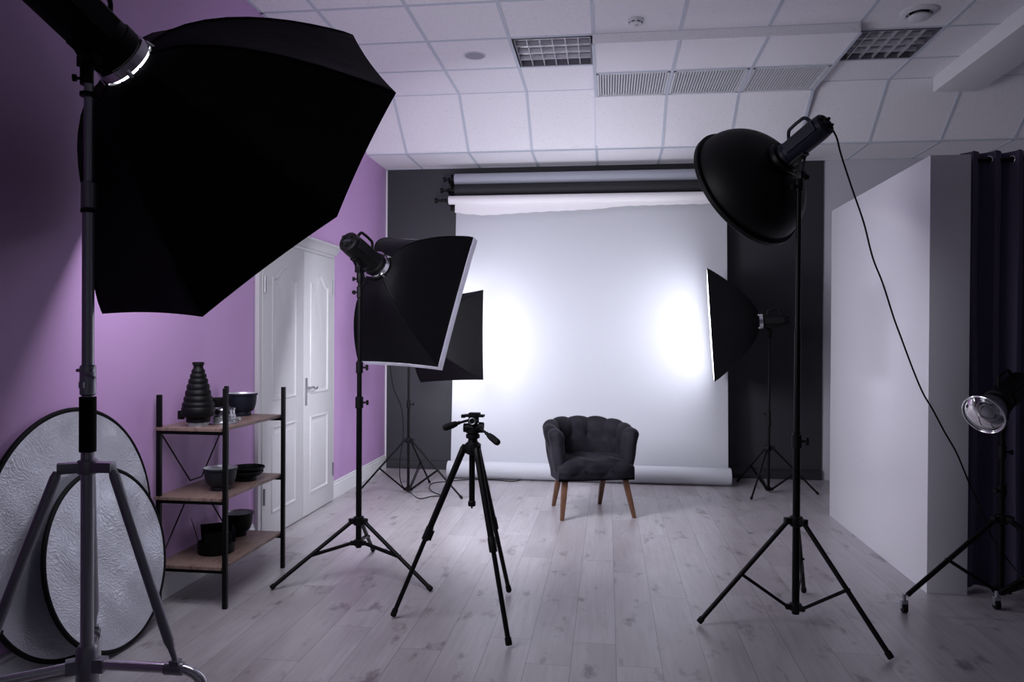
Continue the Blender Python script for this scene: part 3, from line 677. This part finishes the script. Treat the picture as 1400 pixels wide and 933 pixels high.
# ------------------------------------------------------------------ armchair
O = A3(-.150, 6.035, 0); Fd = unit(A3(.306, -.952, 0)); Sd = A3(-Fd[1], Fd[0], 0)
def loc(x, y, z): return O+Sd*x+Fd*y+A3(0, 0, z)
t = thing('armchair', O, 'charcoal tufted velvet barrel armchair on brown wooden legs before the pale backdrop', 'armchair')
# plan of the wrap-around back
plan = [(-.275, y) for y in np.linspace(.235, .0, 26, endpoint=False)]
plan += [(-.275*math.cos(a), -.265*math.sin(a)**.92) for a in np.linspace(0, PI, 120)]
plan += [(.275, y) for y in np.linspace(0, .235, 27)[1:]]
plan = np.array(plan); seg = np.linalg.norm(np.diff(plan, axis=0), axis=1); S_ = np.concatenate([[0], np.cumsum(seg)]); TOT = S_[-1]
LAM = TOT/9
def tuft(s_, z_, l=LAM, m_=.24):
    a = s_/l+z_/m_; b2 = s_/l-z_/m_
    return (abs(math.sin(PI*a/1.0*.5))*abs(math.sin(PI*b2*.5)))**.75
rings = []
sec = []
for q in np.linspace(0, 1, 15): sec.append((-.044-.01*q, .385+q*.27, -1, 0))
for a in np.linspace(PI, 0, 11)[1:-1]: sec.append((.052*math.cos(a), .655+.065*math.sin(a), math.cos(a), math.sin(a)))
for q in np.linspace(0, 1, 18): sec.append((.050-.022*q, .655-q*.355, 1, 0))
for i in range(len(plan)):
    tg = plan[min(i+1, len(plan)-1)]-plan[max(i-1, 0)]; tg = tg/np.linalg.norm(tg); nrm = np.array((-tg[1], tg[0]))
    if nrm@(plan[i]-np.array((0, .02))) < 0: nrm = -nrm
    de = min(S_[i], TOT-S_[i]); ed = 1-math.sqrt(max(0, 1-(1-min(1, de/.05))**2))*1.0 if de < .05 else 0
    kk = math.sqrt(max(.02, 1-(1-min(1, de/.055))**2)) if de < .055 else 1
    back = min(1, max(0, (.16-plan[i][1])/.40)); ring = []
    for (of, z, nx, nz) in sec:
        zz = z+(.002*back-.040*(1-back))*max(0, (z-.40)/.26)
        ch = abs(math.sin(PI*S_[i]/LAM))**.6; w_ = min(1, max(0, (z-.56)/.10)); p = (tuft(S_[i]+LAM*.5, z+.02)*(1-w_)+ch*w_)*.020-.010
        kb_ = round(S_[i]/LAM); zb_ = .585 if kb_ % 2 else .50
        if 0 < kb_ < 9: p -= .020*math.exp(-((S_[i]-kb_*LAM)**2+(z-zb_)**2)/.022**2)*(1 if abs(nz) < .5 else 0)
        if z < .36 and nx > 0: p *= .4
        o2 = (of+nx*p)*kk; zz = zz+nz*p*.9
        zz = .30+(zz-.30)*(.955+.045*kk)
        fl_ = .045*(zz-.30)/.40
        q = plan[i]+nrm*(o2+fl_-.012); ring.append(loc(q[0], q[1], zz))
    rings.append(ring)
b_ = MB(); b_.loft(rings, True, True); bk = b_.build('backrest', 'velvet', t, sharp=75)
# seat
ns, nu = 46, 30
def seat_pt(a, b2):
    # a across -1..1, b2 profile 0..1 going from rear over the top to the front bottom
    prof = [(-.21, .40), (-.19, .448), (.0, .456), (.15, .456), (.235, .448), (.278, .415), (.290, .36), (.282, .315), (.25, .295)]
    k = b2*(len(prof)-1); i = min(int(k), len(prof)-2); f = k-i
    y = prof[i][0]*(1-f)+prof[i+1][0]*f; z = prof[i][1]*(1-f)+prof[i+1][1]*f
    hw = .298-.05*max(0, -y/.21) if y < 0 else .298
    e = abs(a)**6
    y -= .03*e*(1 if y > .1 else 0); z -= .03*e*(1 if z > .40 else 0)
    arc = b2*.75
    tu = tuft(a*hw*1.15+.0, arc, .13, .17)*.016-.009
    nrm = A3(0, .2, 1) if z > .43 else A3(0, 1, .15)
    return loc(a*hw, y, z)+(Sd*nrm[0]+Fd*nrm[1]+A3(0, 0, nrm[2]))*tu*(1-e)
b_ = MB(); rg = []
for b2 in np.linspace(0, 1, 56): rg.append([seat_pt(a, b2) for a in np.linspace(-1, 1, 48)])
top = [p for p in rg]; n0 = len(rg[0])
b_.loft(rg, False, False, closed=False)
bot = [[p*np.array((1, 1, 0))+A3(0, 0, .293) for p in (rg[0])], [q for q in rg[0]]]
side = []
base = [A3(r_[0][0], r_[0][1], .293) for r_ in rg]; base2 = [A3(r_[-1][0], r_[-1][1], .293) for r_ in rg]
b_.loft([[r_[0] for r_ in rg], base], False, False, closed=False); b_.loft([[r_[-1] for r_ in rg], base2], False, False, closed=False)
b_.loft([base, base2], False, False, closed=False); b_.loft(bot, False, False, closed=False)
b_.build('seat', 'velvet', t, sharp=70)
# buttons on the inner back, outer sides and the seat front
def button(p, d): MB().lathe([(.009, -.003), (.009, .002), (.006, .005), (.001, .006)], p, d, 14).build('button', 'velvet', t)
for k, a in enumerate((-.78, -.39, 0, .39, .78)): button(loc(a*.27, .287-.006*abs(a), .372), Fd)
for kb_ in range(1, 9):
    i = int(np.argmin(abs(S_-kb_*LAM)))
    tg = plan[i+1]-plan[i-1]; tg /= np.linalg.norm(tg); nr_ = np.array((-tg[1], tg[0]))
    if nr_@(plan[i]-np.array((0, .02))) < 0: nr_ = -nr_
    z = .585 if kb_ % 2 else .50
    q = plan[i]+nr_*(-.050-.012+.026+.045*(z-.3)/.4); button(loc(q[0], q[1], z), -(Sd*nr_[0]+Fd*nr_[1]))
    q = plan[i]+nr_*(.042-.012-.026+.045*(z-.3)/.4); button(loc(q[0], q[1], z), (Sd*nr_[0]+Fd*nr_[1]))
for sx_, yt_, fx, fy in ((-1, .20, -.272, .255), (1, .20, .298, .255), (-1, -.15, -.215, -.245), (1, -.15, .180, -.255)):
    a = loc(sx_*.235 if yt_ > 0 else sx_*.185, yt_, .315); f = loc(fx, fy, 0)
    b_ = MB(); rg = []
    for q, hs in ((0, .0225), (.5, .0195), (1, .0145)):
        c = a+(f-a)*q; rg.append([c+Sd*hs*i+Fd*hs*j for i, j in ((-1, -1), (1, -1), (1, 1), (-1, 1))])
    b_.loft(rg); b_.build('leg', 'leg_wood', t, .004)

# ------------------------------------------------------------------ shelf unit
sx0, sx1, sy0, sy1 = -2.262, -1.905, 3.615, 4.303
t = thing('shelving_unit', ((sx0+sx1)/2, (sy0+sy1)/2, 0), 'low open shelf with brown boards and black metal posts against the purple wall', 'shelf')
for x, y, h in ((sx0, sy0, 1.075), (sx1, sy0, 1.112), (sx0, sy1, 1.075), (sx1, sy1, 1.075)):
    b_ = MB(); b_.bb(x-.011, x+.011, y-.011, y+.011, 0, h); b_.build('post', 'black_metal', t, .002)
ZS = [.212, .558, .910]
for z in ZS:
    b_ = MB(); b_.bb(sx0-.016, sx1-.013, sy0-.018, sy1+.018, z-.016, z); sh = b_.build('shelf_board', 'shelf_wood', t, .001)
    r = MB()
    for y in (sy0, sy1): r.bb(sx0, sx1, y-.007, y+.007, z-.034, z-.0165)
    for x in (sx0+.02,): r.bb(x-.007, x+.007, sy0, sy1, z-.030, z-.0165)
    r.build('rail', 'black_metal', sh)
xm = sx0-.006; ym = (sy0+sy1)/2; xbk = sx0+.004
for za, zb_, flip in ((.875, .585, 1), (.53, .235, -1)):
    lo, hi = (zb_, za) if flip > 0 else (za, zb_)
    b_ = MB(); b_.tube([(xbk, sy0+.012, hi), (xbk, ym-.06, lo)], .004, 8); b_.tube([(xbk, sy1-.012, hi), (xbk, ym+.06, lo)], .004, 8); b_.tube([(xbk, ym-.06, lo), (xbk, ym+.06, lo)], .0045, 8)
    b_.build('back_brace', 'black_metal', t)

def at_shelf(px, py, z): return on(px, py, 2, z)
# snoot
z = ZS[2]; p_ = A3(-2.10, 3.70, z)
t = thing('snoot', p_, 'tall black ribbed cone snoot on the top shelf at the left end', 'snoot')
MB().tube([p_, p_+A3(0, 0, .020)], .053, 36).build('base_ring', 'steel', t)
pr = [(.050, .020), (.058, .023), (.058, .046), (.076, .050), (.081, .056), (.081, .094)]
lv = [(.078, .125), (.070, .155), (.063, .186), (.056, .218), (.048, .246), (.040, .272), (.033, .294)]
zz = .098
for r_, z_ in lv:
    h = z_-zz; pr += [(r_-.001, zz+h*.08), (r_+.001, zz+h*.4), (r_-.001, zz+h*.8), (r_-.006, z_)]; zz = z_
pr += [(.024, .302), (.024, .312), (.029, .316), (.029, .330), (.025, .330), (.020, .31)]
MB().lathe(pr, p_, (0, 0, 1), 44, True, False).build('bellows', 'black_plastic', t, sharp=40)
k = MB(); k.box(p_+A3(-.076, -.03, .058), (.03, .02, .045)); k.build('catch', 'black_plastic', t, .004)
def dish(name, p_, label, R, H, r0, mt, inner, wall=.004, foot=True, ridge=True):
    t = thing(name, p_, label, 'reflector dish', 'reflector dishes on the shelf')
    pr = [(r0*.96, 0), (r0, .004), (r0, .022), (r0*.97, .026)]
    for k in range(1, 9):
        a = k/8*PI/2; pr.append((r0+(R-.006-r0)*math.sin(a)**.9, .026+(H-.038)*(1-math.cos(a))))
    pr += [(R-.002, H-.012), (R, H-.010), (R, H-.002), (R-.002, H)]
    MB().lathe(pr, p_, (0, 0, 1), 44, True, False).build('shell', mt, t, sharp=30)
    ip = [(R-.002, H)]+[(max(r-wall, .01), h+.003) for r, h in pr[3:-3]][::-1]+[(.02, .03), (.001, .03)]
    MB().lathe(ip, p_, (0, 0, 1), 44, False, False).build('lining', inner, t)
    return t
dish('reflector_dish', A3(-2.12, 4.22, ZS[2]), 'dark blue grey reflector dish on the top shelf', .086, .132, .050, 'gun_blue', 'silver_lining')
p_ = A3(-2.195, 4.08, ZS[2])
t = thing('reflector_cone', p_, 'small black conical reflector behind the silver ring on the top shelf', 'reflector')
MB().lathe([(.045, 0), (.045, .03), (.05, .05), (.062, .10), (.062, .112), (.056, .112), (.05, .06), (.001, .05)], p_, (0, 0, 1), 36, True, False).build('shell', 'black_plastic', t)
p_ = A3(-2.03, 3.83, ZS[2])
t = thing('speed_ring', p_, 'silver metal softbox ring lying on the top shelf', 'mounting ring')
MB().lathe([(.045, .003), (.072, 0), (.074, .004), (.066, .010), (.064, .014), (.064, .040), (.056, .042), (.056, .012), (.045, .003)], p_, (0, 0, 1), 40, False, False).build('flange', 'steel', t)
MB().lathe([(.040, .040), (.062, .040), (.062, .046), (.058, .050), (.058, .072), (.062, .076), (.060, .082), (.046, .082), (.044, .05), (.040, .040)], p_, (0, 0, 1), 40, False, False).build('collar', 'chrome', t)
k = MB(); k.tube([p_+A3(.06, -.02, .022), p_+A3(.10, -.03, .028)], .006, 10); k.tube([p_+A3(.095, -.029, .027), p_+A3(.108, -.032, .03)], .010, 12); k.build('lock_screw', 'steel', t)
dish('reflector_dish', A3(-2.035, 3.81, ZS[1]), 'slate grey reflector dish with silver lining on the middle shelf', .088, .120, .048, 'slate', 'silver_lining')
p0 = A3(-2.035, 4.09, ZS[1]); lab = ['shallow black dish under another one on the middle shelf', 'shallow black dish stacked on top on the middle shelf']
for k in range(2):
    t = dish('shallow_dish', p0+A3(.008*k, .01*k, .022*k+.0), lab[k], .098-.004*k, .055, .06, 'black_plastic', 'black_plastic')
    t['category'] = 'shallow dish'; t['group'] = 'shallow dishes stacked on the middle shelf'
# bottom shelf
p_ = A3(-2.13, 4.20, ZS[0])
dish('reflector_dish', p_, 'black reflector dish with silver lining on the bottom shelf', .086, .135, .045, 'black_plastic', 'silver_lining')
p_ = A3(-2.085, 3.86, ZS[0])
t = thing('barn_door', p_, 'black four leaf barn door attachment lying on the bottom shelf', 'barn doors')
MB().lathe([(.070, 0), (.092, 0), (.095, .01), (.095, .06), (.088, .062), (.070, .055), (.070, 0)], p_, (0, 0, 1), 40, False, False).build('ring', 'black_plastic', t)
def flap(c, d, tilt, w0, w1, h):
    d = unit(d); s = A3(-d[1], d[0], 0); up = unit(d*math.cos(tilt)+A3(0, 0, math.sin(tilt))); nr_ = np.cross(s, up); b_ = MB(); a = c+d*.085+A3(0, 0, .055)
    q = [a-s*w0/2, a+s*w0/2, a+up*h+s*w1/2, a+up*h-s*w1/2]; b_.loft([q, [x+nr_*.002 for x in q]]); b_.build('leaf', 'black_metal', t)
for a, tl, w0, w1, h in ((215, 1.3, .14, .16, .13), (305, 1.45, .13, .14, .07), (35, 1.5, .13, .14, .07), (125, 1.45, .13, .14, .08)):
    flap(p_, A3(math.cos(math.radians(a)), math.sin(math.radians(a)), 0), tl, w0, w1, h)

# ------------------------------------------------------------------ silver reflector discs leaning on the wall
def disc(label, xb, xt, yc, D, nb, seed):
    R = D/2; rng = np.random.RandomState(seed)
    up = unit(A3(xt-xb, 0, math.sqrt(max(.01, D*D-(xt-xb)**2)))); sd = A3(0, 1, 0); nn = np.cross(sd, up); nn = nn if nn[0] > 0 else -nn
    c = A3(xb, yc, .012)+up*R
    t = thing('reflector_disc', A3(xb, yc, 0), label, 'reflector disc', 'round silver reflector discs')
    f = MB(); rings = []
    ph = rng.rand(6)*6
    for k in range(1, 26):
        rr = (R-.010)*k/25; ring = []
        for a in np.linspace(0, 2*PI, 96, endpoint=False):
            y, z_ = rr*math.cos(a), rr*math.sin(a)
            h = .004*math.sin(9*y+4*z_+ph[0])+.003*math.sin(17*z_-8*y+ph[1])+.0022*math.sin(31*y+26*z_+ph[2])
            h *= min(1, (R-rr)/.08)
            ring.append(c+sd*y+up*z_+nn*(.006+h))
        rings.append(ring)
    f.loft(rings[::-1], False, True); back = [[p-nn*(.010) for p in rings[-1]]]
    f.loft([rings[-1], back[0]], False, True); f.build('foil_face', 'foil', t, sharp=80)
    MB().torus(c, nn, R-.006, .0105, 96, 10).build('black_rim', 'black_fabric', t)
    tb_ = MB(); a = math.radians(nb); o = c+(sd*math.cos(a)+up*math.sin(a))*R; d = unit(sd*.8-up*.25+A3(.25, 0, 0)); tb_.bar(o-d*.01, o+d*.028, .012, .002, nn); tb_.build('hang_loop', 'black_fabric', t)
disc('large round silver reflector with black rim leaning on the purple wall', -2.225, -2.290, 3.005, 1.05, -150, 3)
disc('smaller round silver reflector leaning against the large one beside the shelf', -2.085, -2.232, 3.085, .79, -55, 5)

# ------------------------------------------------------------------ curtain
t_rail = MB(); ycur = 4.50; zr = 2.372
t_rail.tube([(1.945, 4.50, zr), (3.3, 4.50, zr)], .0125, 16); t_rail.tube([(3.295, 4.50, zr), (3.32, 4.50, zr)], .02, 16)
t_rail.tube(smooth_path([(2.62, 4.50, zr), (2.62, 4.50, 2.9), (2.62, 4.50, HZ-.004)], 4), .006, 8)
tr = t_rail.build('curtain_rail', 'black_metal', None, origin=(2.6, 4.50, zr)); tag(tr, 'thin dark curtain rail at the top of the navy curtain', 'curtain rail')
t = thing('curtain', (2.6, 4.50, 0), 'dark navy eyelet curtain hanging beside the white partition', 'curtain')
cols = []; xs = np.linspace(1.952, 3.25, 420); lam = .115
eyes = []
for x in xs:
    ph = 2*PI*(x-2.024)/lam; c = []
    for z in np.linspace(.012, 2.418, 26):
        s_ = z/2.4; amp = .042*(.75+.25*s_)*(1+.2*math.sin(5*x+2*s_))
        c.append((x+.02*math.sin(ph*2+1)*s_*.5+.012*math.sin(3*z+9*x)*(1-s_), ycur+amp*math.sin(ph+.35*math.sin(4*z)*(1-s_)), z))
    cols.append(c)
b_ = MB(); sheet(b_, cols, .003); b_.build('cloth', 'curtain', t, sharp=80)
k = 0
while 1.9665+lam*k < 3.2:
    x = 1.9665+lam*k+.006; y = ycur+.0; k += 1
    d = unit(A3(.42, 1*.9, 0)); nr_ = A3(1, 0, 0)
    MB().torus((x, y+.0015, zr), unit(A3(.92, .38, 0)), .021, .0045, 24, 8).build('eyelet', 'steel', t)

# ------------------------------------------------------------------ cables
px = [(1138, 172), (1143, 186), (1150, 212), (1165, 258), (1181, 305), (1193, 352), (1207, 388), (1222, 435), (1232, 462), (1248, 505), (1262, 538), (1275, 560), (1292, 592), (1308, 620), (1326, 663), (1345, 705), (1362, 745)]
dep = np.linspace(np.dot(tailD-A3(0, 0, EYE), CF)-.01, 4.0, len(px)); dep[-1] = 4.0
pts = [A3(0, 0, EYE)+ray(*q)*d for q, d in zip(px, dep)]; pts[0] = tailD-unit(ap-ap+A3(0,0,0)+eul(-.7016, -.4661, 0)[2])*.004
pts += [A3(2.10, 4.02, .12), A3(2.12, 3.98, .012), A3(2.3, 3.9, .008)]
b_ = MB(); b_.tube(smooth_path(pts, 5), .0042, 8)
tag(b_.build('power_cable', 'black_rubber', None, origin=pts[0]), 'long black cable hanging from the beauty dish lamp across the white partition', 'cable')
pf = [(-1.79, 6.47, 1.37), (-1.88, 6.46, 1.22), (-1.865, 6.48, .95), (-1.79, 6.50, .74), (-1.775, 6.50, .50), (-1.80, 6.49, .30), (-1.785, 6.47, .10)]
pf += [on(*q, 2, .006) for q in ((561, 674), (574, 682), (590, 679), (604, 678))]
pf += [on(*q, 2, .006) for q in ((592, 673), (587, 667), (592, 661), (613, 658.5), (643, 656), (680, 657), (700, 658.5), (712, 656.5))]
pf = [A3(*q) for q in pf]
b_ = MB(); b_.tube(smooth_path(pf, 6), .0042, 8)
tag(b_.build('power_cable', 'black_rubber', None, origin=pf[0]), 'black cable looping on the floor from the back left light stand towards the backdrop roll', 'cable')

# ------------------------------------------------------------------ world and view
wd = bpy.data.worlds.new('world'); bpy.context.scene.world = wd; wd.use_nodes = True
bg = wd.node_tree.nodes['Background']; bg.inputs[0].default_value = (.80, .80, 1.0, 1); bg.inputs[1].default_value = .013
vs = bpy.context.scene.view_settings
vs.view_transform = 'Standard'; vs.look = 'None'; vs.exposure = 2.1; vs.gamma = 1; vs.use_curve_mapping = False
